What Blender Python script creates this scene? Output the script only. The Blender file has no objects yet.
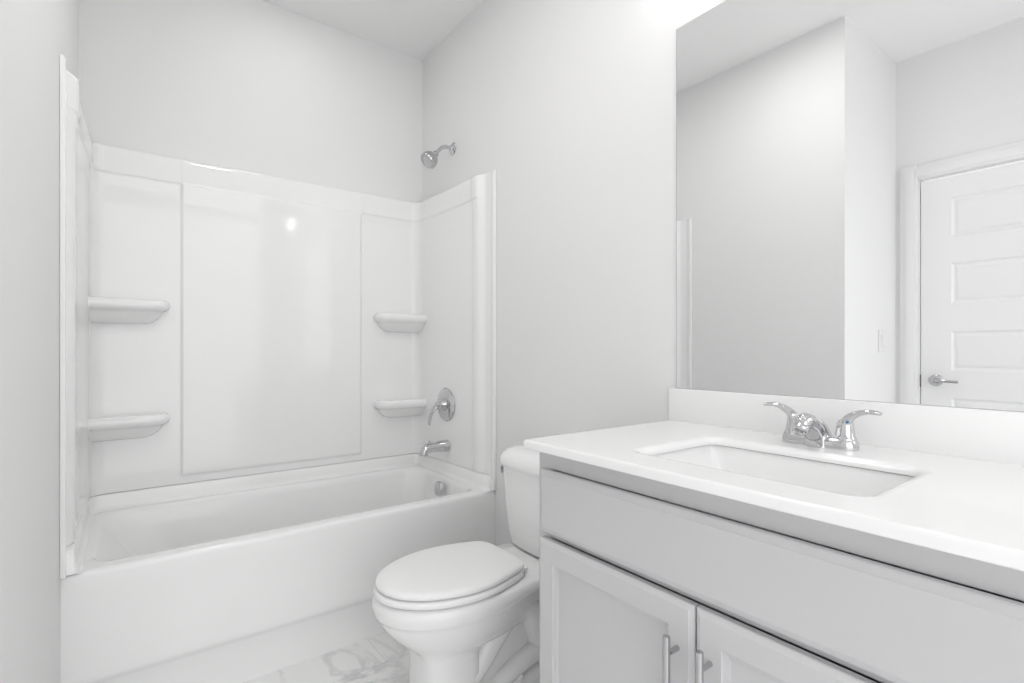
import bpy, bmesh, math
from math import sin, cos, pi, radians
from mathutils import Vector, Matrix

scn = bpy.context.scene
COL = scn.collection

# ------------------------------------------------------------------ camera
cam_d = bpy.data.cameras.new('camera')
cam = bpy.data.objects.new('camera', cam_d)
COL.objects.link(cam)
cam.location = (-1.3715, -2.6923, 1.14)
cam.rotation_euler = (pi/2, 0, -0.6423)
cam_d.sensor_fit = 'HORIZONTAL'
cam_d.sensor_width = 36.0
cam_d.lens = 36.0 * 514.7 / 1024
cam_d.shift_x = (512 - 511.3) / 1024
cam_d.shift_y = (349.9 - 341.5) / 1024
cam_d.clip_start = 0.02
scn.camera = cam

# ------------------------------------------------------------------ world, exposure, lights
w = bpy.data.worlds.new('world'); scn.world = w
w.use_nodes = True
bg = w.node_tree.nodes['Background']
bg.inputs['Color'].default_value = (1.0, 1.0, 1.0, 1)
bg.inputs['Strength'].default_value = 1.22      # white fill for an assumed adjoining room, through the widened opening behind the camera
scn.view_settings.view_transform = 'Standard'
scn.view_settings.look = 'None'
scn.view_settings.gamma = 1.0
scn.view_settings.use_curve_mapping = False
scn.view_settings.exposure = 0.70

VANITY_E = 6.5      # vanity light shades
TUB_FILL_E = 4.0          # unseen fill light added over the tub
ROOM_FILL_E = 23.0         # unseen fill light added on the room ceiling

# ------------------------------------------------------------------ materials
def principled(name, col, rough=0.5, metal=0.0, spec=0.5, coat=0.0, noise=0.0, nscale=8.0, bump=0.0, bscale=200.0, emit=None):
    m = bpy.data.materials.new(name); m.use_nodes = True
    nt = m.node_tree; b = nt.nodes['Principled BSDF']
    b.inputs['Base Color'].default_value = (*col, 1)
    b.inputs['Roughness'].default_value = rough
    b.inputs['Metallic'].default_value = metal
    b.inputs['Specular IOR Level'].default_value = spec
    b.inputs['Coat Weight'].default_value = coat
    tc = nt.nodes.new('ShaderNodeTexCoord')
    if noise > 0:
        n = nt.nodes.new('ShaderNodeTexNoise'); n.inputs['Scale'].default_value = nscale
        n.inputs['Detail'].default_value = 4
        nt.links.new(tc.outputs['Object'], n.inputs['Vector'])
        r = nt.nodes.new('ShaderNodeValToRGB')
        r.color_ramp.elements[0].color = (*[c*(1-noise) for c in col], 1)
        r.color_ramp.elements[1].color = (*[min(1, c*(1+noise)) for c in col], 1)
        nt.links.new(n.outputs['Fac'], r.inputs['Fac'])
        nt.links.new(r.outputs['Color'], b.inputs['Base Color'])
    if bump > 0:
        n2 = nt.nodes.new('ShaderNodeTexNoise'); n2.inputs['Scale'].default_value = bscale
        nt.links.new(tc.outputs['Object'], n2.inputs['Vector'])
        bp = nt.nodes.new('ShaderNodeBump'); bp.inputs['Strength'].default_value = bump
        bp.inputs['Distance'].default_value = 0.001
        nt.links.new(n2.outputs['Fac'], bp.inputs['Height'])
        nt.links.new(bp.outputs['Normal'], b.inputs['Normal'])
    if emit:
        b.inputs['Emission Color'].default_value = (*emit[0], 1)
        b.inputs['Emission Strength'].default_value = emit[1]
    return m

M = {}
M['wall'] = principled('wall_paint', (.86, .86, .86), .75, spec=.25, noise=.006, nscale=3, bump=.05, bscale=350)
M['ceiling'] = principled('ceiling_paint', (.93, .93, .93), .9, spec=.2, noise=.006, nscale=3, bump=.05, bscale=300)
M['trim'] = principled('trim_paint', (.88, .88, .88), .35, noise=.004)
M['acrylic'] = principled('surround_acrylic', (.95, .95, .95), .06, spec=.5, noise=.004, nscale=2)
M['tub'] = principled('tub_acrylic', (.955, .955, .955), .09, spec=.5, noise=.004, nscale=2)
M['china'] = principled('vitreous_china', (.95, .95, .95), .08, spec=.5, noise=.003)
M['seat'] = principled('toilet_seat_plastic', (.95, .95, .95), .28, spec=.45, noise=.003)
M['counter'] = principled('cultured_marble', (.95, .95, .95), .12, spec=.5, noise=.006, nscale=5)
M['cabinet'] = principled('cabinet_grey_paint', (.63, .63, .64), .38, spec=.4, noise=.008, nscale=6)
M['chrome'] = principled('chrome', (.62, .62, .63), .05, metal=1.0, noise=.01)
M['nickel'] = principled('polished_nickel', (.52, .52, .53), .12, metal=1.0, noise=.01)
M['mirror'] = principled('mirror_silver', (.94, .945, .945), 0.0, metal=1.0)
M['mirror_edge'] = principled('mirror_edge_glass', (.22, .24, .24), .2, noise=.05)
M['dark'] = principled('dark_gap', (.03, .03, .03), .7, noise=.1)
M['blue'] = principled('cold_mark_blue', (.03, .16, .38), .3, noise=.05)
M['switch'] = principled('switch_plastic', (.85, .85, .85), .3, noise=.004)
M['shade'] = principled('lit_shade_glass', (.9, .9, .9), .3, emit=((1, .99, .97), VANITY_E), noise=.004)
M['tub_diffuser'] = principled('lit_tub_lens', (.9, .9, .9), .3, emit=((1, .99, .97), TUB_FILL_E), noise=.004)
M['diffuser'] = principled('lit_diffuser', (.9, .9, .9), .3, emit=((1, .99, .97), ROOM_FILL_E), noise=.004)

def marble_tile():
    m = bpy.data.materials.new('marble_floor_tile'); m.use_nodes = True
    nt = m.node_tree; b = nt.nodes['Principled BSDF']; L = nt.links
    tc = nt.nodes.new('ShaderNodeTexCoord')
    n = nt.nodes.new('ShaderNodeTexNoise'); n.inputs['Scale'].default_value = 2.6; n.inputs['Detail'].default_value = 6
    n.inputs['Distortion'].default_value = 1.6; n.inputs['Roughness'].default_value = .55
    L.new(tc.outputs['Object'], n.inputs['Vector'])
    # thin veins where the noise crosses its middle value
    s = nt.nodes.new('ShaderNodeMath'); s.operation = 'SUBTRACT'; s.inputs[1].default_value = .5
    L.new(n.outputs['Fac'], s.inputs[0])
    a = nt.nodes.new('ShaderNodeMath'); a.operation = 'ABSOLUTE'; L.new(s.outputs[0], a.inputs[0])
    r = nt.nodes.new('ShaderNodeValToRGB')
    r.color_ramp.elements[0].position = 0.0; r.color_ramp.elements[0].color = (.66, .66, .67, 1)
    r.color_ramp.elements[1].position = .055; r.color_ramp.elements[1].color = (.94, .94, .94, 1)
    L.new(a.outputs[0], r.inputs['Fac'])
    n2 = nt.nodes.new('ShaderNodeTexNoise'); n2.inputs['Scale'].default_value = 1.7
    L.new(tc.outputs['Object'], n2.inputs['Vector'])
    r2 = nt.nodes.new('ShaderNodeValToRGB')
    r2.color_ramp.elements[0].position = .38; r2.color_ramp.elements[1].position = .62
    L.new(n2.outputs['Fac'], r2.inputs['Fac'])
    mx = nt.nodes.new('ShaderNodeMixRGB'); mx.inputs['Color1'].default_value = (.94, .94, .94, 1)
    L.new(r2.outputs['Color'], mx.inputs['Fac']); L.new(r.outputs['Color'], mx.inputs['Color2'])
    br = nt.nodes.new('ShaderNodeTexBrick')
    br.inputs['Color1'].default_value = (1, 1, 1, 1); br.inputs['Color2'].default_value = (.985, .985, .985, 1)
    br.inputs['Mortar'].default_value = (.86, .86, .86, 1)
    br.inputs['Scale'].default_value = 1.0; br.inputs['Mortar Size'].default_value = .0022
    br.inputs['Brick Width'].default_value = .61; br.inputs['Row Height'].default_value = .305
    L.new(tc.outputs['Object'], br.inputs['Vector'])
    mu = nt.nodes.new('ShaderNodeMixRGB'); mu.blend_type = 'MULTIPLY'; mu.inputs['Fac'].default_value = 1
    L.new(mx.outputs['Color'], mu.inputs['Color1']); L.new(br.outputs['Color'], mu.inputs['Color2'])
    L.new(mu.outputs['Color'], b.inputs['Base Color'])
    b.inputs['Roughness'].default_value = .22
    return m
M['floor'] = marble_tile()

# ------------------------------------------------------------------ helpers
ORIGIN = {}
def world_loc(o):
    v = Vector((0, 0, 0))
    while o is not None:
        v = v + o.location; o = o.parent
    return v

def obj(name, bm, mat, parent=None, loc=None, angle=35, smooth=True):
    """Link the bmesh (in world coordinates) as ONE mesh object."""
    me = bpy.data.meshes.new(name)
    base = world_loc(parent) if parent else Vector((0, 0, 0))
    own = Vector(loc) if loc else base
    bm.normal_update()
    bmesh.ops.transform(bm, matrix=Matrix.Translation(-own), verts=bm.verts)
    bm.to_mesh(me); bm.free()
    if smooth:
        for p in me.polygons: p.use_smooth = True
        me.set_sharp_from_angle(angle=radians(angle))
    me.materials.append(mat)
    o = bpy.data.objects.new(name, me); COL.objects.link(o)
    o.location = own - base
    if parent: o.parent = parent
    return o

def thing(name, label, cat, loc, group=None):
    o = bpy.data.objects.new(name, None); COL.objects.link(o)
    o.empty_display_size = .05
    o.location = loc; o['label'] = label; o['category'] = cat
    if group: o['group'] = group
    return o

def tag(o, label, cat, group=None):
    o['label'] = label; o['category'] = cat
    if group: o['group'] = group
    return o

def struct(name, bm, mat, label, cat, angle=30):
    o = obj(name, bm, mat, angle=angle); o['kind'] = 'structure'
    o['label'] = label; o['category'] = cat
    return o

def add_box(bm, x0, x1, y0, y1, z0, z1, bev=0.0, seg=2):
    t = bmesh.new()
    bmesh.ops.create_cube(t, size=1)
    for v in t.verts:
        v.co = Vector(((x0+x1)/2 + v.co.x*(x1-x0), (y0+y1)/2 + v.co.y*(y1-y0), (z0+z1)/2 + v.co.z*(z1-z0)))
    if bev > 0:
        bmesh.ops.bevel(t, geom=list(t.edges), offset=bev, segments=seg, affect='EDGES', profile=.5)
    merge(bm, t)

def merge(bm, t):
    vm = {}
    for v in t.verts: vm[v] = bm.verts.new(v.co)
    for f in t.faces:
        try: bm.faces.new([vm[v] for v in f.verts])
        except ValueError: pass
    t.free()

def loft(bm, rings, cap0=True, cap1=True, closed=True):
    vs = [[bm.verts.new(p) for p in r] for r in rings]
    n = len(rings[0])
    for a, b in zip(vs[:-1], vs[1:]):
        for i in range(n if closed else n-1):
            j = (i+1) % n
            try: bm.faces.new((a[i], a[j], b[j], b[i]))
            except ValueError: pass
    if cap0: bm.faces.new(list(reversed(vs[0])))
    if cap1: bm.faces.new(vs[-1])
    bmesh.ops.recalc_face_normals(bm, faces=list(bm.faces))
    return vs

def tube(bm, pts, radii, n=16, flat=None, up=(0, 0, 1), caps=True):
    """Round tube through pts; flat = list of (a, b) scalings for an oval section."""
    pts = [Vector(p) for p in pts]
    rings = []
    up = Vector(up)
    for i, p in enumerate(pts):
        if i == 0: d = pts[1]-pts[0]
        elif i == len(pts)-1: d = pts[-1]-pts[-2]
        else: d = (pts[i+1]-p).normalized() + (p-pts[i-1]).normalized()
        d.normalize()
        s = d.cross(up)
        if s.length < 1e-4: s = d.cross(Vector((1, 0, 0)))
        s.normalize(); t = s.cross(d)
        r = radii[i] if hasattr(radii, '__len__') else radii
        fa, fb = flat[i] if flat else (1, 1)
        rings.append([p + s*(r*fa*cos(2*pi*k/n)) + t*(r*fb*sin(2*pi*k/n)) for k in range(n)])
    loft(bm, rings, caps, caps)

def spline(pts, n=8):
    """Catmull-Rom through tuples of any length."""
    out = []
    P = [pts[0]] + list(pts) + [pts[-1]]
    for i in range(1, len(P)-2):
        for k in range(n):
            t = k/n
            out.append(tuple(0.5*((2*b) + (-a+c)*t + (2*a-5*b+4*c-d)*t*t + (-a+3*b-3*c+d)*t**3)
                             for a, b, c, d in zip(P[i-1], P[i], P[i+1], P[i+2])))
    out.append(tuple(pts[-1]))
    return out

def lathe(bm, origin, axis, prof, n=32, cap0=True, cap1=True):
    """prof: list of (distance along axis, radius)."""
    o = Vector(origin); a = Vector(axis).normalized()
    s = a.cross(Vector((0, 0, 1)))
    if s.length < 1e-4: s = Vector((1, 0, 0))
    s.normalize(); t = s.cross(a)
    rings = [[o + a*d + s*(r*cos(2*pi*k/n)) + t*(r*sin(2*pi*k/n)) for k in range(n)] for d, r in prof]
    loft(bm, rings, cap0, cap1)

def rrect(x0, x1, y0, y1, r, z, n=6, bow=0.0):
    """Rounded rectangle ring at height z; bow pushes the -x side out in its middle."""
    pts = []
    r = min(r, (x1-x0)/2-1e-4, (y1-y0)/2-1e-4)
    for cx, cy, a0 in ((x1-r, y1-r, 0), (x0+r, y1-r, pi/2), (x0+r, y0+r, pi), (x1-r, y0+r, 1.5*pi)):
        for k in range(n+1):
            a = a0 + (pi/2)*k/n
            pts.append([cx+r*cos(a), cy+r*sin(a), z])
    if bow:
        # refine the -x side and bow it
        out = []
        m = len(pts)
        for i in range(m):
            out.append(pts[i])
            if i == 2*(n+1)-1:
                q0, q1 = pts[i], pts[(i+1) % m]
                for k in range(1, 8):
                    t = k/8
                    out.append([q0[0]*(1-t)+q1[0]*t, q0[1]*(1-t)+q1[1]*t, z])
        ym, hw, xm, hx = (y0+y1)/2, (y1-y0)/2, (x0+x1)/2, (x1-x0)/2
        for p in out:
            if p[0] < xm:
                p[0] -= bow*max(0, 1-((p[1]-ym)/hw)**2)*min(1, (xm-p[0])/hx)
        pts = out
    return [tuple(p) for p in pts]

def sst(a, b, v):
    t = min(1, max(0, (v-a)/(b-a)))
    return t*t*(3-2*t)

# ------------------------------------------------------------------ the room
XL, YR, XD, YS, H = -1.523, -1.628, -2.25, -3.35, 2.814
bm = bmesh.new(); add_box(bm, XD-.1, .1, YS-1.6, .1, -.1, 0)
struct('floor', bm, M['floor'], 'white marble-look tile floor with soft grey veins', 'floor')
bm = bmesh.new(); add_box(bm, XD-.1, .1, YS-.1, .1, H, H+.1)
struct('ceiling', bm, M['ceiling'], 'plain flat white ceiling over the bathroom', 'ceiling')
bm = bmesh.new(); add_box(bm, 0, .1, YS-.1, .1, 0, H)
struct('wall_right', bm, M['wall'], 'pale grey wall behind the toilet, vanity and mirror', 'wall')
bm = bmesh.new(); add_box(bm, XL-.1, 0, 0, .1, 0, H)
struct('wall_back', bm, M['wall'], 'pale grey wall above the long side of the tub surround', 'wall')
bm = bmesh.new(); add_box(bm, XL-.1, XL, YR+.1, 0, 0, H)
add_box(bm, XD, XL, YR, YR+.1, 0, H)
bm2 = bm
struct('wall_left', bm2, M['wall'], 'pale grey wall at the left end of the tub, turning a corner', 'wall')
# wall with the closed panel door
DY0, DY1, DZ = -2.506, -1.744, 2.10
bm = bmesh.new()
add_box(bm, XD-.1, XD, DY1+.012, YR+.1, 0, H)
add_box(bm, XD-.1, XD, YS-.1, DY0-.012, 0, H)
add_box(bm, XD-.1, XD, DY0-.012, DY1+.012, DZ+.004, H)
struct('wall_far', bm, M['wall'], 'pale grey wall around the panel door, seen in the mirror', 'wall')
# unseen near wall; its doorway is widened to let in fill light
bm = bmesh.new()
add_box(bm, XD, -2.12, YS-.1, YS, 0, H)
add_box(bm, -.22, 0, YS-.1, YS, 0, H)
add_box(bm, -2.12, -.22, YS-.1, YS, 2.50, H)
struct('wall_near', bm, M['wall'], 'wall with the open doorway behind the camera', 'wall')

# panel door (seen in the mirror)
def door_mesh():
    bm = bmesh.new()
    fx = XD-.012                       # face of the door
    y0, y1, z0, z1 = DY0, DY1, .012, 2.092
    add_box(bm, fx-.035, fx-.009, y0, y1, z0, z1)
    st = .133
    rows = [(.293, .510), (.659, .876), (1.026, 1.243), (1.392, 1.617), (1.759, 1.976)]
    # stiles and rails
    add_box(bm, fx-.012, fx, y0, y0+st, z0, z1)
    add_box(bm, fx-.012, fx, y1-st, y1, z0, z1)
    edges = [z0] + [v for r in rows for v in r] + [z1]
    for a, b in zip(edges[0::2], edges[1::2]):
        add_box(bm, fx-.012, fx, y0+st, y1-st, a, b)
    # raised fields with a sloped moulding
    for a, b in rows:
        Y0, Y1 = y0+st, y1-st
        rings = []
        for ins, dx in ((0, 0), (.010, -.008), (.018, -.009), (.030, -.003), (.034, -.0025)):
            x = fx+dx
            rings.append([(x, Y0+ins, a+ins), (x, Y1-ins, a+ins), (x, Y1-ins, b-ins), (x, Y0+ins, b-ins)])
        loft(bm, rings, False, True)
    return bm
d = struct('door_1', door_mesh(), M['trim'], 'closed white five-panel door reflected in the mirror', 'door', angle=25)
bm = bmesh.new()
HX, HY, HZ = XD-.012, -1.812, .970
lathe(bm, (HX, HY, HZ), (1, 0, 0), [(0, .033), (.006, .033), (.010, .028), (.013, .015), (.040, .012), (.048, .013), (.054, .012), (.056, .006)])
tube(bm, [(HX+.046, HY, HZ), (HX+.050, HY-.02, HZ), (HX+.050, HY-.06, HZ-.001), (HX+.047, HY-.105, HZ-.004)], [.010, .009, .008, .007], flat=[(1, 1), (.8, 1), (.7, 1), (.6, 1)])
h = obj('door_handle', bm, M['nickel'], d); h['label'] = 'satin metal lever handle'
bm = bmesh.new(); add_box(bm, XD-.011, XD-.006, DY1+.001, DY1+.011, .93, 1.0)
h = obj('strike_plate', bm, M['dark'], d)
bm = bmesh.new()
for a in (0,):
    # casing: moulded boards left, right and over the door
    def casing(y0, y1, z0, z1, horiz=False):
        add_box(bm, XD, XD+.012, y0, y1, z0, z1, .003)
    casing(DY1+.009, DY1+.094, 0, 2.19)
    casing(DY0-.094, DY0-.009, 0, 2.19)
    casing(DY0-.009, DY1+.009, 2.105, 2.19)
    add_box(bm, XD+.011, XD+.018, DY1+.022, DY1+.072, 0, 2.168, .003)
    add_box(bm, XD+.011, XD+.018, DY0-.072, DY0-.022, 0, 2.168, .003)
    add_box(bm, XD+.011, XD+.018, DY0-.022, DY1+.022, 2.118, 2.168, .003)
    # jamb
    add_box(bm, XD-.1, XD-.0005, DY1+.004, DY1+.012, 0, DZ+.004)
    add_box(bm, XD-.1, XD-.0005, DY0-.012, DY0-.004, 0, DZ+.004)
struct('trim_1', bm, M['trim'], 'white moulded casing around the panel door', 'door casing')

# baseboards
bm = bmesh.new()
add_box(bm, -.014, 0, -1.712, -.775, 0, .085, .003); add_box(bm, -.010, 0, -1.712, -.775, .084, .098, .003)
struct('baseboard_right', bm, M['trim'], 'white baseboard on the wall behind the toilet', 'baseboard')
bm = bmesh.new()
add_box(bm, XL, XL+.014, YR, -.778, 0, .085, .003); add_box(bm, XL, XL+.010, YR, -.778, .084, .098, .003)
add_box(bm, XD+.016, XL+.014, YR-.014, YR, 0, .085, .003); add_box(bm, XD+.016, XL+.010, YR-.010, YR, .084, .098, .003)
struct('baseboard_left', bm, M['trim'], 'white baseboard along the wall left of the tub', 'baseboard')

# light switch on the return wall, seen in the mirror
sw = thing('light_switch', 'white light switch plate on the wall by the door, seen in the mirror', 'light switch', (-2.01, YR, 1.19))
bm = bmesh.new(); add_box(bm, -2.048, -1.972, YR-.006, YR, 1.128, 1.252, .003); obj('wall_plate', bm, M['switch'], sw)
bm = bmesh.new(); add_box(bm, -2.026, -1.994, YR-.009, YR-.005, 1.157, 1.223, .002)
add_box(bm, -2.024, -1.996, YR-.0115, YR-.008, 1.19, 1.220, .002); obj('rocker', bm, M['switch'], sw)

# ------------------------------------------------------------------ bathtub
TZ = .488; TF = -.734
tub = thing('bathtub', 'white alcove bathtub with a smooth apron front and moulded rim', 'bathtub', (-.76, -.37, 0))
def tub_ring(x0, x1, y0, y1, r, z, n=10): return rrect(x0, x1, y0, y1, r, z, n)
bm = bmesh.new()
X0, X1 = XL+.0002, -.0002
rings = [
    tub_ring(X0+.012, X1-.012, TF+.016, -.012, .012, TZ+.0005),
    tub_ring(X0+.048, X1-.040, TF+.050, -.050, .06, TZ+.002),
    tub_ring(X0+.058, X1-.052, TF+.058, -.062, .085, TZ),
    tub_ring(X0+.068, X1-.058, TF+.065, -.070, .095, TZ-.008),
    tub_ring(X0+.080, X1-.064, TF+.070, -.076, .105, TZ-.030),
    tub_ring(X0+.150, X1-.078, TF+.082, -.088, .125, TZ-.12),
    tub_ring(X0+.230, X1-.094, TF+.094, -.098, .14, TZ-.24),
    tub_ring(X0+.290, X1-.110, TF+.108, -.110, .15, TZ-.33),
    tub_ring(X0+.330, X1-.140, TF+.135, -.135, .14, TZ-.365),
    tub_ring(X0+.420, X1-.220, TF+.20, -.20, .12, TZ-.378),
]
loft(bm, rings, False, True)
# make the basin face inwards (up)
obj('basin', bm, M['tub'], tub, angle=60)
# apron: profile in y,z swept along x
bm = bmesh.new()
prof = [(TF+.016, TZ+.0005), (TF+.010, TZ), (TF+.004, TZ-.003), (TF+.001, TZ-.009), (TF, TZ-.018), (TF+.002, TZ-.06), (TF-.001, .30), (TF-.006, .185), (TF-.007, .170), (TF-.005, .160),
        (TF+.004, .150), (TF+.008, .140), (TF+.008, .02), (TF+.006, .0), (TF+.016, 0)]
xs = [X0 + (X1-X0)*k/24 for k in range(25)]
loft(bm, [[(x, y, z) for (y, z) in prof] for x in xs], False, False, closed=False)
bmesh.ops.recalc_face_normals(bm, faces=bm.faces)
obj('apron', bm, M['tub'], tub, angle=60)
# upstand that tucks under the surround on three sides
def u_path(off, R=.075, n=9, y_end=-.738):
    """plan line following the three alcove walls at distance off, with rounded corners"""
    pts = [(XL+off, y_end)]
    for k in range(n+1):
        a = pi - (pi/2)*k/n
        pts.append((XL+R+(R-off)*cos(a), -R+(R-off)*sin(a)))
    for k in range(n+1):
        a = pi/2 - (pi/2)*k/n
        pts.append((-R+(R-off)*cos(a), -R+(R-off)*sin(a)))
    pts.append((-off, y_end))
    return pts
bm = bmesh.new()
SEAM = .553
prof2 = [(.050, TZ+.001), (.042, TZ+.003), (.036, TZ+.010), (.033, TZ+.022), (.028, SEAM-.006), (.026, SEAM-.0025), (.004, SEAM-.002)]
secs = []
for k in range(len(u_path(.03))):
    secs.append([(u_path(o, y_end=-.690)[k][0], u_path(o, y_end=-.690)[k][1], z) for (o, z) in prof2])
def end_secs(left):
    out = []
    for y, f in ((-.704, .90), (-.716, .70), (-.726, .42), (-.733, .14), (-.735, .0)):
        out.append([((XL+o if left else -o), y, TZ+.0005+(z-TZ-.0005)*f) for (o, z) in prof2])
    return out
loft(bm, end_secs(True)[::-1] + secs + end_secs(False), False, False, closed=False)
obj('rim_upstand', bm, M['tub'], tub, angle=60)
# overflow plate and drain
bm = bmesh.new()
lathe(bm, (-.0905, -.375, .435), (-.985, 0, .12), [(0, .035), (.012, .036), (.016, .034), (.018, .028), (.0185, .0)][:-1], cap1=True)
o = obj('overflow_plate', bm, M['chrome'], tub); o['label'] = 'round chrome overflow cover'
bm = bmesh.new()
lathe(bm, (-.32, -.37, TZ-.378), (0, 0, 1), [(0, .036), (.003, .035), (.004, .026), (.002, .020)])
o = obj('drain', bm, M['chrome'], tub); o['label'] = 'round chrome drain'

# ------------------------------------------------------------------ tub surround
sur = thing('tub_surround', 'glossy white moulded surround panels lining the walls around the tub', 'tub surround', (-.76, -.02, SEAM))
ZT, BAND = 1.978, 1.866
PX0, PX1 = -1.173, -.375
def h_side(d, z):
    hi = .0265 + .009*sst(BAND-.004, BAND+.006, z)
    cove = .004*sst(BAND-.07, BAND-.004, z)*(1-sst(BAND-.004, BAND+.006, z))
    base = .004
    v = base + (hi+cove-base)*sst(.668, .618, d) if d < .67 else base
    # end column stands a little prouder than the recessed middle of the panel
    col = .007*sst(.60, .56, d) if d < .60 else 0
    v -= col*.9
    if d < .5: v += .015*sst(.5, .05, d)
    lip = .009*sst(.7225, .7265, d)
    return v + lip
def h_back(x, z):
    cen = sst(PX0-.010, PX0+.003, x)*(1-sst(PX1-.003, PX1+.010, x))
    up = sst(BAND-.004, BAND+.006, z)
    v = .016 + .009*up
    cove = .007*sst(BAND-.085, BAND-.004, z)*(1-up)
    v += cove*cen + .003*sst(BAND-.05, BAND-.004, z)*(1-up)*(1-cen)
    v += .0095*cen*(sst(.582, .596, z) if z < .7 else 1)*(1-up) + .0025*cen*up
    return v
def zlist():
    zs = [SEAM]
    zs += [SEAM+.01, .575, .58, .584, .588, .592, .596, .602, .62]
    zs += [.7+.05*k for k in range(22)]            # .7 .. 1.75
    zs += [1.77, 1.782, 1.79, 1.80, 1.81, 1.82, 1.83, 1.84, 1.85, 1.857, 1.860, 1.8625, 1.865, 1.8675, 1.870, 1.873, 1.877, 1.89, 1.92, 1.95, 1.966]
    return sorted(set(zs))
ZS = zlist()
RC = .085
def side_pts():
    ds = [.744, .740, .735, .732, .730, .728, .726, .72, .70, .685, .675, .668] + [.665-.004*k for k in range(14)] + [.606, .60, .594, .588, .582, .576, .57, .56] + [.53, .48, .43, .38, .33, .28, .23, .18, .14, .11, RC]
    return ds
def panel(plan_h):
    """plan_h: list of functions z -> (base point, inward normal, h)"""
    bm = bmesh.new()
    rows = []
    for z in ZS:
        rows.append([(p[0]+n[0]*hf(z), p[1]+n[1]*hf(z), (z if z > SEAM+.001 else z-(SEAM-TZ-.003)*sst(.690, .722, -p[1]))) for (p, n, hf) in plan_h])
    for dz, k in ((.006, .93), (.010, .78), (.012, .55), (.012, .05)):
        z = ZT-.012+dz
        rows.append([(p[0]+n[0]*hf(1.95)*k, p[1]+n[1]*hf(1.95)*k, z) for (p, n, hf) in plan_h])
    # close against the wall at the open front end
    loft(bm, rows, False, False, closed=False)
    return bm
def side_plan(left):
    out = []
    xw, nx = (XL, 1) if left else (0, -1)
    fw = lambda d: d + (.016*sst(.60, .66, d) if left else 0)
    out.append(((xw, -fw(.744)), (nx, 0), lambda z: .001))
    for d in side_pts():
        out.append(((xw, -fw(d)), (nx, 0), (lambda z, d=d: h_side(d, z))))
    return out
def corner(left, part):
    out = []
    n = 12
    for k in range(n+1):
        t = k/n
        if left:
            a = pi-(pi/2)*t; cx, cy = XL+RC, -RC
        else:
            a = pi/2-(pi/2)*t; cx, cy = -RC, -RC
        base = (cx+RC*cos(a), cy+RC*sin(a)); nrm = (-cos(a), -sin(a))
        if left: hf = lambda z, t=t: h_side(RC, z)*(1-sst(0, 1, t))+h_back(XL+RC, z)*sst(0, 1, t)
        else: hf = lambda z, t=t: h_back(-RC, z)*(1-sst(0, 1, t))+h_side(RC, z)*sst(0, 1, t)
        out.append((base, nrm, hf))
    return out
def back_plan():
    xs = [XL+RC+.02]
    def rng(a, b, n): return [a+(b-a)*k/n for k in range(n+1)]
    xs = rng(XL+RC+.02, PX0-.012, 6) + rng(PX0-.010, PX0+.003, 6) + rng(PX0+.01, PX1-.01, 14) + rng(PX1-.003, PX1+.010, 6) + rng(PX1+.012, -RC-.02, 6)
    return [((x, 0), (0, -1), (lambda z, x=x: h_back(x, z))) for x in xs]
o = obj('end_panel', panel(side_plan(True)), M['acrylic'], sur, angle=60)
o = obj('end_panel', panel(side_plan(False)[::-1]), M['acrylic'], sur, angle=60)
o = obj('back_panel', panel(corner(True, 0) + back_plan() + corner(False, 0)), M['acrylic'], sur, angle=60)

# moulded corner shelves
def shelf(left, ztop):
    bm = bmesh.new()
    yb = -.010
    def ring(xe, dep, r, z):
        # xe: free end on the back wall, wall end stays in the side panel
        n = 8
        if not left:
            x1 = -.012
            pts = [(x1, yb, z), (xe, yb, z)]
            for k in range(n+1):
                a = pi + (pi/2)*k/n
                pts.append((xe+r+r*cos(a), -dep+r+r*sin(a), z))
            for k in range(5):
                pts.append((xe+r+(x1-xe-r)*(k+1)/5, -dep - .012*sin(pi*.5*(k+1)/5), z))
        else:
            x0 = XL+.012
            pts = [(xe, yb, z), (x0, yb, z)]
            for k in range(5):
                pts.append((x0+(xe-r-x0)*k/5, -dep-.012*sin(pi*.5*(1-k/5)), z))
            for k in range(n+1):
                a = -pi/2 + (pi/2)*k/n
                pts.append((xe-r+r*cos(a), -dep+r+r*sin(a), z))
        return pts
    s = 1 if left else -1
    xe = -1.222 if left else -.303
    def X(d): return xe - s*d        # shrink towards the corner
    prof = [(.085, .034, .015, -.100), (.062, .046, .025, -.093), (.043, .060, .035, -.080), (.032, .070, .042, -.066), (.026, .078, .046, -.055),
            (.021, .087, .048, -.0480), (.014, .095, .050, -.045), (.006, .102, .052, -.040), (.0015, .1065, .053, -.031), (0, .108, .054, -.022),
            (.0015, .1065, .053, -.013), (.006, .102, .052, -.005), (.013, .095, .048, -.001), (.022, .086, .042, .0), (.034, .076, .036, -.004), (.05, .06, .03, -.006)]
    rings = [ring(X(d), dep, r, ztop+dz) for d, dep, r, dz in prof]
    loft(bm, rings, True, True)
    return bm
for left, zt, lab in ((True, 1.349, 'upper left corner shelf'), (True, .871, 'lower left corner shelf'), (False, 1.338, 'upper right corner shelf'), (False, .868, 'lower right corner shelf')):
    obj('corner_shelf', shelf(left, zt), M['acrylic'], sur, angle=50)

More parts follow.
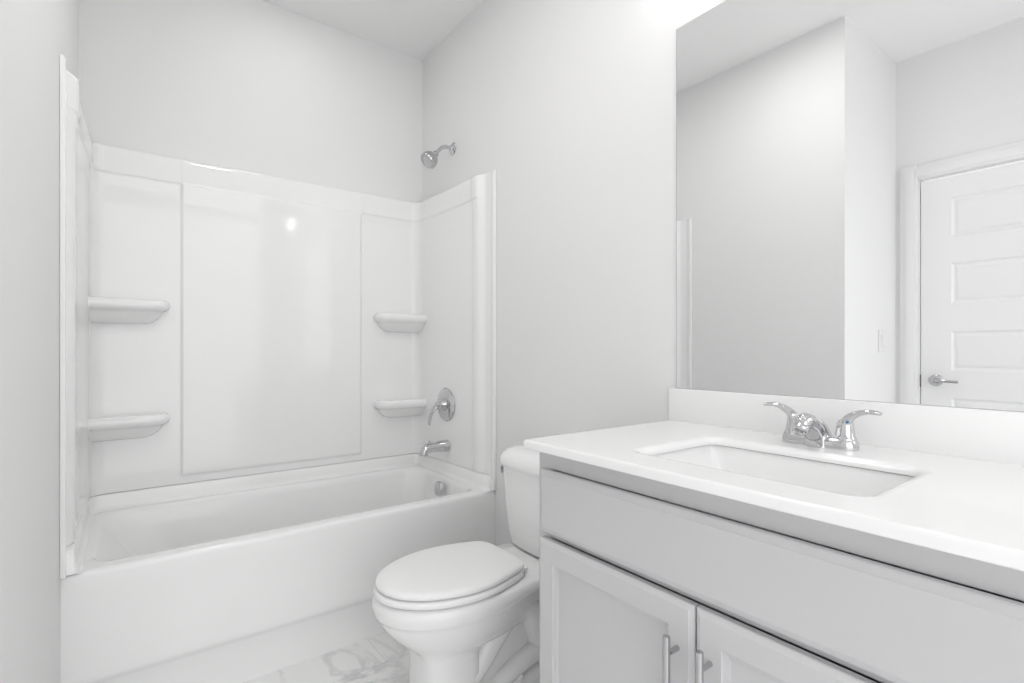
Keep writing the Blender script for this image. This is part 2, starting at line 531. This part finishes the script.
# ------------------------------------------------------------------ shower and tub fittings
FY = -.349
sh = thing('wall_shower', 'chrome shower head on a bent arm from the wall above the surround', 'shower head', (0, FY, 2.193))
bm = bmesh.new(); lathe(bm, (0, FY, 2.193), (-1, 0, 0), [(0, .034), (.003, .034), (.008, .027), (.011, .014), (.016, .011)]); obj('wall_flange', bm, M['chrome'], sh)
bm = bmesh.new()
tube(bm, spline([(-.004, FY, 2.193), (-.035, FY, 2.195), (-.062, FY, 2.188), (-.088, FY, 2.162), (-.104, FY, 2.143)], 5), .0095); obj('shower_arm', bm, M['chrome'], sh)
bm = bmesh.new()
ax = Vector((-.62, 0, -.66)).normalized(); o0 = Vector((-.098, FY, 2.150))
lathe(bm, o0, ax, [(0, .010), (.004, .016), (.014, .017), (.018, .015), (.024, .022), (.034, .034), (.048, .042), (.064, .0445), (.074, .044), (.078, .041), (.079, .036), (.076, .033)])
obj('spray_head', bm, M['nickel'], sh)
bm = bmesh.new()
lathe(bm, o0+ax*.0755, ax, [(0, .0335), (.0015, .032), (.003, .012)], n=24); obj('spray_face', bm, M['nickel'], sh)

PW = -h_side(.33, .85)-.0003      # face of the right end panel here
va = thing('shower_valve', 'round chrome shower valve plate with a curved lever handle on the right panel', 'valve', (PW, -.323, .856))
bm = bmesh.new(); VX, VY, VZ = PW, -.323, .853
lathe(bm, (VX, VY, VZ), (-1, 0, 0), [(0, .088), (.003, .088), (.008, .084), (.012, .070), (.014, .040), (.015, .030)], n=48); obj('escutcheon', bm, M['chrome'], va)
bm = bmesh.new(); lathe(bm, (VX-.010, VY, VZ), (-1, 0, 0), [(0, .034), (.014, .032), (.018, .029), (.034, .027), (.046, .024), (.052, .017), (.054, .008)], n=32); obj('hub', bm, M['chrome'], va)
bm = bmesh.new()
pts = spline([(VX-.040, VY, VZ, .016), (VX-.062, VY+.006, VZ-.012, .015), (VX-.080, VY+.018, VZ-.045, .012), (VX-.085, VY+.026, VZ-.082, .010), (VX-.084, VY+.030, VZ-.104, .0075)], 5)
tube(bm, [p[:3] for p in pts], [p[3] for p in pts], flat=[(1.15, .75)]*len(pts), up=(1, 0, 0)); obj('lever', bm, M['chrome'], va)

sp = thing('tub_spout', 'chrome tub spout on the right panel below the round valve', 'spout', (PW, -.335, .64))
bm = bmesh.new()
def spout_ring(x, zc, hy, hz):
    return [(x, -.335+hy*cos(2*pi*k/24), zc+hz*sin(2*pi*k/24)) for k in range(24)]
rs = [spout_ring(PW, .640, .031, .031), spout_ring(PW-.012, .640, .031, .031), spout_ring(PW-.05, .640, .029, .028), spout_ring(PW-.09, .639, .026, .025), spout_ring(PW-.115, .636, .024, .024)]
# turn down at the end
for a, r in ((20, .0235), (45, .023), (70, .022), (88, .021)):
    A = radians(a); c = Vector((PW-.115, 0, .612)); R = .024
    cx = c.x - R*sin(A)*.9; cz = c.z + R*cos(A)
    rs.append([(cx + r*sin(2*pi*k/24)*-sin(A)*-1*.0 + r*sin(2*pi*k/24)*(-sin(A)), -.335+r*cos(2*pi*k/24), cz + r*sin(2*pi*k/24)*cos(A)) for k in range(24)])
rs.append([(p[0], p[1], p[2]-.010) for p in rs[-1]])
loft(bm, rs, True, True)
obj('spout_body', bm, M['chrome'], sp)
bm = bmesh.new(); lathe(bm, (PW-.108, -.335, .656), (0, 0, 1), [(0, .006), (.010, .006), (.012, .009), (.018, .009), (.020, .005)], n=16); obj('diverter_knob', bm, M['chrome'], sp)

# ------------------------------------------------------------------ toilet
TY = -1.245
to = thing('toilet', 'white two-piece toilet with closed lid between tub and vanity', 'toilet', (-.40, TY, 0))
NX = 26
def outline(xf, xb, z, wfun, lift=0.0):
    """closed outline of half width wfun(x) between the front tip xf and the back xb"""
    xs = [xf+(xb-xf)*(1-cos(pi*k/NX))/2 for k in range(NX+1)]
    zz = [z+lift*sst(-.50, -.15, x) for x in xs]
    up_ = [(x, TY+wfun(x), q) for x, q in zip(xs, zz)]
    dn = [(x, TY-wfun(x), q) for x, q in zip(xs, zz)]
    return up_[1:-1] + [(xs[-1], TY+.6*wfun(xs[-2]), zz[-1]), (xs[-1], TY-.6*wfun(xs[-2]), zz[-1])] + dn[1:-1][::-1] + [(xs[0], TY, zz[0])]
def egg(xf, xc, xb, hw, hb, z, nf=2.0, nb=2.6, lift=0.0):
    def wf(x):
        if x < xc:
            return hw*max(0, 1-((xc-x)/(xc-xf))**nf)**(1/nf)
        u = min(1, (x-xc)/(xb-xc))
        e = max(0, 1-u**nb)**(1/nb)
        return e*(hw+(hb-hw)*u*u*(3-2*u))
    return outline(xf, xb, z, wf, lift)
def ped(xf, xb, hw, hm, hb, z, nf=3.2):
    """pedestal: boxy front column, narrow waist, wider foot at the back"""
    xc = xf+.10
    def wf(x):
        if x < xc:
            return hw*max(0, 1-((xc-x)/(xc-xf))**nf)**(1/nf)
        m = hw+(hm-hw)*sst(xc+.055, xc+.10, x)
        return m+(hb-m)*sst(-.46, -.36, x)
    return outline(xf, xb, z, wf)
bm = bmesh.new()
rings = [
    ped(-.662, -.10, .112, .116, .124, .000), ped(-.663, -.10, .113, .117, .125, .012), ped(-.661, -.10, .111, .114, .122, .030),
    ped(-.659, -.103, .110, .104, .110, .043), ped(-.657, -.107, .109, .085, .088, .054), ped(-.656, -.11, .108, .068, .066, .066),
    ped(-.655, -.13, .107, .060, .058, .09), ped(-.655, -.15, .107, .060, .058, .15), ped(-.656, -.16, .107, .062, .060, .190), ped(-.660, -.16, .110, .070, .066, .212),
    egg(-.676, -.52, -.17, .124, .080, .230, 2.6, 3.2),
    egg(-.706, -.51, -.17, .142, .084, .252, 2.3, 3.2),
    egg(-.736, -.51, -.16, .158, .092, .280, 2.1, 3.2),
    egg(-.758, -.52, -.13, .170, .102, .308, 2.05, 3.2, .012),
    egg(-.769, -.52, -.10, .1765, .112, .330, 2.05, 3.4, .022),
    egg(-.773, -.52, -.08, .179, .120, .340, 2.05, 3.6, .026),
    egg(-.780, -.52, -.06, .183, .130, .345, 2.05, 4, .026),
    egg(-.785, -.52, -.05, .186, .138, .352, 2.05, 5, .022),
    egg(-.786, -.52, -.045, .187, .142, .374, 2.05, 5, .008),
    egg(-.783, -.52, -.045, .185, .141, .390, 2.05, 5),
    egg(-.773, -.52, -.050, .178, .136, .397, 2.05, 5),
    egg(-.70, -.50, -.12, .12, .09, .3975, 2.05, 4),
]
loft(bm, rings, True, True)
# trapway bulge along both sides, blended into the pedestal
for s in (-1, 1):
    P = spline([(-.530, TY+s*.066, .085, .034), (-.46, TY+s*.064, .150, .040), (-.39, TY+s*.060, .225, .043), (-.32, TY+s*.058, .275, .044), (-.26, TY+s*.058, .250, .044), (-.225, TY+s*.060, .17, .044), (-.20, TY+s*.062, .09, .044), (-.17, TY+s*.064, .04, .042)], 6)
    tube(bm, [p[:3] for p in P], [p[3] for p in P], n=18, up=(0, 1, 0))
    P = spline([(-.44, TY+s*.080, .030, .022), (-.38, TY+s*.078, .060, .028), (-.31, TY+s*.074, .085, .032), (-.24, TY+s*.070, .10, .034), (-.18, TY+s*.066, .09, .034)], 6)
    tube(bm, [p[:3] for p in P], [p[3] for p in P], n=18, up=(0, 1, 0))
bowl = obj('bowl', bm, M['china'], to, angle=50)
for s in (-1, 1):
    bm = bmesh.new()
    lathe(bm, (-.325, TY+s*.088, .046), (0, s*.1, 1), [(0, .017), (.008, .017), (.016, .014), (.021, .009), (.023, .004)], n=20)
    obj('bolt_cap', bm, M['china'], bowl)
# seat ring (closed under the lid) and lid
bm = bmesh.new()
loft(bm, [egg(-.774, -.52, -.322, .178, .142, .4015, 2.05, 7), egg(-.781, -.52, -.318, .184, .143, .405, 2.05, 7), egg(-.782, -.52, -.318, .185, .144, .412, 2.05, 7), egg(-.780, -.52, -.318, .183, .143, .419, 2.05, 7), egg(-.773, -.52, -.322, .177, .142, .4225, 2.05, 7)], True, True)
for s in (-1, 1):
    add_box(bm, -.60, -.56, TY+s*.15-.012, TY+s*.15+.012, .396, .403)
    add_box(bm, -.345, -.325, TY+s*.11-.012, TY+s*.11+.012, .3965, .4035)
obj('seat', bm, M['seat'], to, angle=50)
bm = bmesh.new()
loft(bm, [egg(-.769, -.52, -.320, .173, .136, .4265, 2.05, 7), egg(-.775, -.52, -.315, .179, .140, .4285, 2.05, 7), egg(-.777, -.52, -.314, .180, .141, .434, 2.05, 7), egg(-.774, -.52, -.315, .178, .140, .4400, 2.05, 7), egg(-.765, -.52, -.321, .171, .135, .4445, 2.05, 6), egg(-.748, -.52, -.331, .158, .128, .4470, 2.05, 6), egg(-.68, -.50, -.37, .11, .09, .4495, 2.05, 4), egg(-.56, -.49, -.43, .04, .03, .4505, 2.05, 3)], True, True)
for s in (-1, 1):   # bumpers that keep the lid off the seat
    add_box(bm, -.62, -.59, TY+s*.135-.008, TY+s*.135+.008, .4215, .4275)
    add_box(bm, -.37, -.34, TY+s*.10-.008, TY+s*.10+.008, .4215, .4275)
obj('lid', bm, M['seat'], to, angle=50)
for s in (-1, 1):
    bm = bmesh.new()
    tube(bm, [(-.306, TY+s*.060, .409), (-.306, TY+s*.066, .409), (-.306, TY+s*.100, .409), (-.306, TY+s*.106, .409)], [.007, .0095, .0095, .007], n=18)
    add_box(bm, -.318, -.294, TY+s*.083-.015, TY+s*.083+.015, .3965, .405, .003)
    obj('hinge', bm, M['seat'], to)
# tank
bm = bmesh.new()
def tring(hw, xf, xb, r, z, bow): return rrect(xf, xb, TY-hw, TY+hw, r, z, 8, bow)
loft(bm, [tring(.128, -.168, -.060, .045, .398, .012), tring(.146, -.184, -.050, .05, .401, .016), tring(.157, -.192, -.042, .05, .412, .018), tring(.166, -.198, -.036, .05, .46, .020), tring(.175, -.205, -.030, .05, .57, .021), tring(.181, -.210, -.026, .05, .66, .022), tring(.184, -.212, -.024, .05, .701, .022)], True, True)
obj('tank', bm, M['china'], to, angle=50)
bm = bmesh.new()
loft(bm, [tring(.184, -.213, -.020, .052, .7015, .022), tring(.192, -.221, -.016, .056, .704, .023), tring(.195, -.224, -.014, .058, .711, .023), tring(.195, -.224, -.014, .058, .722, .023), tring(.192, -.221, -.016, .058, .736, .022), tring(.185, -.213, -.020, .056, .750, .021), tring(.171, -.198, -.030, .052, .762, .019), tring(.150, -.180, -.045, .045, .769, .016), tring(.105, -.145, -.075, .03, .772, .010)], True, True)
obj('tank_lid', bm, M['china'], to, angle=50)
bm = bmesh.new()
lathe(bm, (-.172, TY+.178, .675), (0, 1, 0), [(0, .011), (.004, .011), (.006, .008), (.012, .007)], n=20)
tube(bm, spline([(-.160, TY+.190, .675), (-.172, TY+.1905, .674), (-.186, TY+.190, .673), (-.198, TY+.189, .672)], 4), [.009]*4+[.0095]*4+[.010]*5, flat=[(.3, 1.4)]*13)
o = obj('flush_lever', bm, M['chrome'], to); o['label'] = 'chrome flush lever on the tank side'
# supply stop and hose behind
bm = bmesh.new()
lathe(bm, (-.0, TY+.14, .20), (-1, 0, 0), [(0, .028), (.004, .027), (.006, .010), (.05, .010), (.051, .014), (.075, .014), (.076, .008)], n=20)
tube(bm, spline([(-.06, TY+.14, .21), (-.065, TY+.145, .28), (-.075, TY+.125, .36), (-.09, TY+.11, .405)], 5), .006, n=10)
o = obj('supply_valve', bm, M['chrome'], to); o['label'] = 'chrome water supply stop and hose'

# ------------------------------------------------------------------ vanity cabinet
VXF, VYL, VYR, VZT = -.555, -1.717, -2.632, .8995      # face frame plane, left end, right end, top
va_c = thing('vanity_cabinet', 'light grey vanity cabinet with false drawer front and two doors', 'cabinet', (-.28, (VYL+VYR)/2, 0))
bm = bmesh.new()
# carcass: sides, bottom, back, face frame, toe board
add_box(bm, VXF, -.002, VYL-.018, VYL, 0.0, VZT)
add_box(bm, VXF, -.002, VYR, VYR+.018, 0.0, VZT)
add_box(bm, VXF+.001, -.002, VYR+.018, VYL-.018, .10, .118)
add_box(bm, -.014, -.002, VYR+.018, VYL-.018, .118, VZT-.16)
add_box(bm, VXF+.07, VXF+.085, VYR+.018, VYL-.018, 0, .10)
add_box(bm, VXF, VXF+.02, VYL-.045, VYL-.018, .118, VZT)
add_box(bm, VXF, VXF+.02, VYR+.018, VYR+.045, .118, VZT)
add_box(bm, VXF, VXF+.02, VYR+.045, VYL-.045, .8545, VZT)
add_box(bm, VXF, VXF+.02, VYR+.045, VYL-.045, .6915, .72)
add_box(bm, VXF, VXF+.02, VYR+.045, VYL-.045, .118, .16)
obj('carcass', bm, M['cabinet'], va_c, smooth=False)
def slab_front(y0, y1, z0, z1, xf, th=.019, ins=.013, dep=.008):
    """slab with a softly profiled edge on the face"""
    bm = bmesh.new()
    def r(i, x): return [(x, y0+i, z0+i), (x, y1-i, z0+i), (x, y1-i, z1-i), (x, y0+i, z1-i)]
    loft(bm, [r(0, xf+th), r(0, xf+dep), r(.002, xf+dep-.002), r(ins-.001, xf+.0012), r(ins, xf)], True, True)
    return bm
DXF = VXF-.024      # fronts stand a few millimetres off the face frame
dy0, dy1 = VYR+.026, VYL-.024
obj('drawer_front', slab_front(dy0, dy1, .707, .854, DXF), M['cabinet'], va_c, angle=12)
SEY = -2.164
def cab_door(y0, y1, z0, z1):
    bm = bmesh.new()
    xf, th = DXF, .019
    def r(i, x): return [(x, y0+i, z0+i), (x, y1-i, z0+i), (x, y1-i, z1-i), (x, y0+i, z1-i)]
    fr = .050
    rings = [r(0, xf+th), r(0, xf+.007), r(.0015, xf+.005), r(.009, xf+.0012), r(.010, xf),
             r(fr, xf), r(fr+.001, xf+.004), r(fr+.009, xf+.006), r(fr+.0095, xf+.0115), r(fr+.0105, xf+.0125), r(fr+.012, xf+.0125)]
    loft(bm, rings, True, True)
    return bm
def bar_handle(parent, y, ztop):
    bm = bmesh.new()
    L = .158
    xb = DXF-.032
    tube(bm, [(xb, y, ztop), (xb, y, ztop-.0008), (xb, y, ztop-L+.0008), (xb, y, ztop-L)], [.0060, .0067, .0067, .0060], n=20)
    for zz in (ztop-.032, ztop-L+.032):
        tube(bm, [(DXF, y, zz), (xb, y, zz)], .0048, n=16)
    o = obj('handle', bm, M['nickel'], parent); o['label'] = 'polished metal bar pull'
    return o
d1 = obj('door', cab_door(SEY+.0015, dy1, .125, .691), M['cabinet'], va_c, angle=12)
bar_handle(d1, -2.131, .637)
d2 = obj('door', cab_door(dy0, SEY-.0015, .125, .691), M['cabinet'], va_c, angle=12)
bar_handle(d2, -2.196, .640)

# ------------------------------------------------------------------ countertop with sink
CX0, CX1, CY0, CY1, CZ0, CZ1 = -.597, -.001, -2.648, -1.703, .9005, .922
SX0, SX1, SY0, SY1 = -.489, -.200, -2.391, -1.963
ct = thing('vanity_countertop', 'glossy white vanity countertop with backsplash and rectangular sink', 'countertop', (-.30, (CY0+CY1)/2, CZ0))
bm = bmesh.new()
# outer rim rings and sink opening rings; same point count
def ring_c(ins, z, n=8, r=.006): return rrect(CX0+ins, CX1, CY0+ins, CY1-ins, r, z, n)
def ring_s(g, z, n=8, r=.028): return rrect(SX0-g, SX1+g, SY0-g, SY1+g, max(.004, r+g), z, n)
loft(bm, [ring_s(.010, CZ0), ring_c(0.002, CZ0), ring_c(0, CZ0+.002), ring_c(0, CZ1-.006), ring_c(.002, CZ1-.002), ring_c(.006, CZ1), ring_c(.0066, CZ1), ring_c(.03, CZ1), ring_s(.030, CZ1), ring_s(.0206, CZ1), ring_s(.020, CZ1), ring_s(.014, CZ1-.0005), ring_s(.007, CZ1-.003), ring_s(.002, CZ1-.007), ring_s(0, CZ1-.011), ring_s(0, CZ0+.0045)], False, False)
obj('top', bm, M['counter'], ct, angle=40)
bm = bmesh.new()
n = 8
loft(bm, [ring_s(.009, CZ0+.0002), ring_s(.006, CZ0+.003), ring_s(.003, CZ0+.003), ring_s(.0025, CZ0-.002),
          rrect(SX0+.004, SX1-.004, SY0+.012, SY1-.012, .03, CZ0-.03, n), rrect(SX0+.012, SX1-.012, SY0+.040, SY1-.040, .035, CZ0-.085, n),
          rrect(SX0+.022, SX1-.022, SY0+.058, SY1-.058, .04, CZ0-.112, n), rrect(SX0+.045, SX1-.045, SY0+.085, SY1-.085, .04, CZ0-.124, n), rrect(SX0+.105, SX1-.105, SY0+.18, SY1-.18, .03, CZ0-.128, n)], False, True)
bs = obj('sink_basin', bm, M['china'], ct, angle=50); bs['label'] = 'rectangular white undermount basin'
bm = bmesh.new()
lathe(bm, ((SX0+SX1)/2, (SY0+SY1)/2, CZ0-.1285), (0, 0, 1), [(0, .024), (.003, .024), (.005, .020), (.003, .017), (.006, .014), (.008, .008)], n=28)
o = obj('drain', bm, M['chrome'], bs); o['label'] = 'round chrome sink drain'
bm = bmesh.new(); add_box(bm, -.0205, -.001, CY0, CY1, CZ1-.004, 1.022, .0025, 2)
obj('backsplash', bm, M['counter'], ct, angle=40)

# ------------------------------------------------------------------ faucet
FX, FYC, FZ = -.105, -2.172, CZ1
fa = thing('sink_faucet', 'chrome two-handle faucet on the countertop behind the sink', 'faucet', (FX, FYC, FZ))
def oblong(hx, hy, z, n=12, dx=0):
    pts = []
    for k in range(n+1):
        a = 0 + pi*k/n; pts.append((FX+dx+hx*cos(a), FYC+hy-hx+hx*sin(a), z))
    for k in range(n+1):
        a = pi + pi*k/n; pts.append((FX+dx+hx*cos(a), FYC-hy+hx+hx*sin(a), z))
    return pts
bm = bmesh.new()
loft(bm, [oblong(.0265, .080, FZ), oblong(.0268, .0803, FZ+.003), oblong(.0262, .0795, FZ+.014), oblong(.0245, .0775, FZ+.020), oblong(.021, .074, FZ+.0225)], True, True)
obj('base', bm, M['chrome'], fa, angle=40)
bm = bmesh.new()
loft(bm, [[(FX+d_+hx_*cos(2*pi*k/32), FYC+hy_*sin(2*pi*k/32), FZ+z_) for k in range(32)] for z_, hx_, hy_, d_ in
    ((.0005, .0330, .036, -.001), (.012, .0325, .0325, -.0015), (.024, .0320, .028, -.004), (.036, .0305, .0245, -.008), (.047, .0270, .0215, -.014), (.057, .0205, .0175, -.022), (.065, .011, .011, -.030))], True, True)
st = spline([(.0265, .013, .008, .012), (.021, .022, .006, .0205), (.004, .041, .006, .0225), (-.016, .058, .008, .0222), (-.034, .0695, .014, .0212), (-.050, .0765, .030, .0198), (-.068, .0790, .0415, .0182), (-.082, .0765, .0450, .0172), (-.092, .0705, .0460, .0152), (-.097, .0635, .0490, .0100)], 4)
rs = []
for dx, zt_, zb_, hw_ in st:
    zc_, hz_ = (zt_+zb_)/2, (zt_-zb_)/2
    ring = []
    for k in range(28):
        a_ = 2*pi*k/28
        c_, s_ = cos(a_), sin(a_)
        e_ = .85 if s_ < 0 else 1.0       # fuller underside
        ring.append((FX+dx, FYC+hw_*math.copysign(abs(c_)**e_, c_), FZ+zc_+hz_*s_))
    rs.append(ring)
loft(bm, rs, True, True)
spo = obj('spout', bm, M['chrome'], fa, angle=50)
bm = bmesh.new()
lathe(bm, (FX-.076, FYC, FZ+.060), (-.62, 0, -.78), [(0, .0150), (.018, .0158), (.021, .0158), (.023, .0148), (.023, .0118), (.019, .0108)], n=28)
obj('aerator', bm, M['chrome'], spo)
for s in (-1, 1):
    bm = bmesh.new()
    hy = FYC+s*.0535
    lathe(bm, (FX, hy, FZ+.020), (0, 0, 1), [(0, .0225), (.003, .0228), (.006, .0215), (.008, .0195), (.022, .0175), (.036, .0152), (.043, .0125), (.046, .006)], n=28)
    hub = obj('handle_hub', bm, M['chrome'], fa, angle=50)
    bm = bmesh.new()
    P = spline([(FX-.001, hy-s*.003, FZ+.034, .0150, 1.0), (FX-.001, hy+s*.001, FZ+.054, .0140, .95), (FX-.002, hy+s*.010, FZ+.070, .0125, .75), (FX-.003, hy+s*.028, FZ+.0815, .0115, .58), (FX-.004, hy+s*.048, FZ+.0860, .0108, .48), (FX-.005, hy+s*.068, FZ+.0840, .0092, .45)], 6)
    tube(bm, [p[:3] for p in P], [p[3] for p in P], n=20, flat=[(p[4], 1) for p in P], up=(1, 0, 0))
    obj('lever', bm, M['chrome'], hub, angle=50)
    if s < 0:
        bm = bmesh.new()
        lathe(bm, (FX-.0110, hy-.0075, FZ+.061), (-1, -.7, .15), [(0, .0034), (.0035, .0034), (.0042, .002)], n=14)
        o = obj('cold_mark', bm, M['blue'], hub); o['label'] = 'small blue cold-water dot'

# ------------------------------------------------------------------ mirror
mi = thing('wall_mirror', 'large frameless wall mirror above the vanity backsplash', 'mirror', (0, -2.17, 1.023))
bm = bmesh.new(); add_box(bm, -.005, -.0005, -2.645, -1.7205, 1.0225, 2.134); obj('backing', bm, M['mirror_edge'], mi, smooth=False)
bm = bmesh.new(); add_box(bm, -.0062, -.0049, -2.6435, -1.722, 1.0225, 2.1325); obj('glass', bm, M['mirror'], mi, smooth=False)

# ------------------------------------------------------------------ vanity light above the frame, and two unseen fill lights added on the ceiling
vl = thing('vanity_light', 'three-shade vanity light bar above the mirror', 'vanity light', (0, -2.17, 2.41))
bm = bmesh.new(); add_box(bm, -.025, 0, -2.64, -1.70, 2.38, 2.44, .006); obj('back_bar', bm, M['nickel'], vl)
for k in (-1, 0, 1):
    bm = bmesh.new()
    y = -2.17+k*.40
    tube(bm, spline([(-.02, y, 2.41), (-.07, y, 2.425), (-.105, y, 2.41), (-.11, y, 2.38)], 4), .008, n=12)
    lathe(bm, (-.11, y, 2.395), (0, 0, -1), [(0, .012), (.006, .026), (.030, .028), (.032, .020)], n=24)
    arm = obj('lamp_arm', bm, M['nickel'], vl)
    bm = bmesh.new()
    lathe(bm, (-.11, y, 2.364), (0, 0, -1), [(0, .020), (.008, .028), (.03, .033), (.060, .035), (.066, .033), (.068, .022)], n=32)
    obj('lamp_shade', bm, M['shade'], arm)
cl = thing('ceiling_light', 'round flat ceiling light in the middle of the room', 'ceiling light', (-.88, -1.50, H))  # added out of view to even out the room's light
bm = bmesh.new(); lathe(bm, (-.88, -1.50, H), (0, 0, -1), [(0, .150), (.010, .150), (.016, .143), (.016, .128), (.012, .126)], n=40); obj('trim_ring', bm, M['trim'], cl)
bm = bmesh.new(); lathe(bm, (-.88, -1.50, H-.012), (0, 0, -1), [(0, .125), (.0015, .125), (.002, .120)], n=40); obj('lamp_lens', bm, M['diffuser'], cl)
tl = thing('shower_light', 'round recessed light in the ceiling above the bathtub', 'ceiling light', (-.76, -.46, H))  # added out of view to brighten the tub alcove
bm = bmesh.new(); lathe(bm, (-.76, -.46, H), (0, 0, -1), [(0, .150), (.010, .150), (.016, .143), (.016, .128), (.012, .126)], n=40); obj('trim_ring', bm, M['trim'], tl)
bm = bmesh.new(); lathe(bm, (-.76, -.46, H-.012), (0, 0, -1), [(0, .125), (.0015, .125), (.002, .120)], n=40); obj('lamp_lens', bm, M['tub_diffuser'], tl)
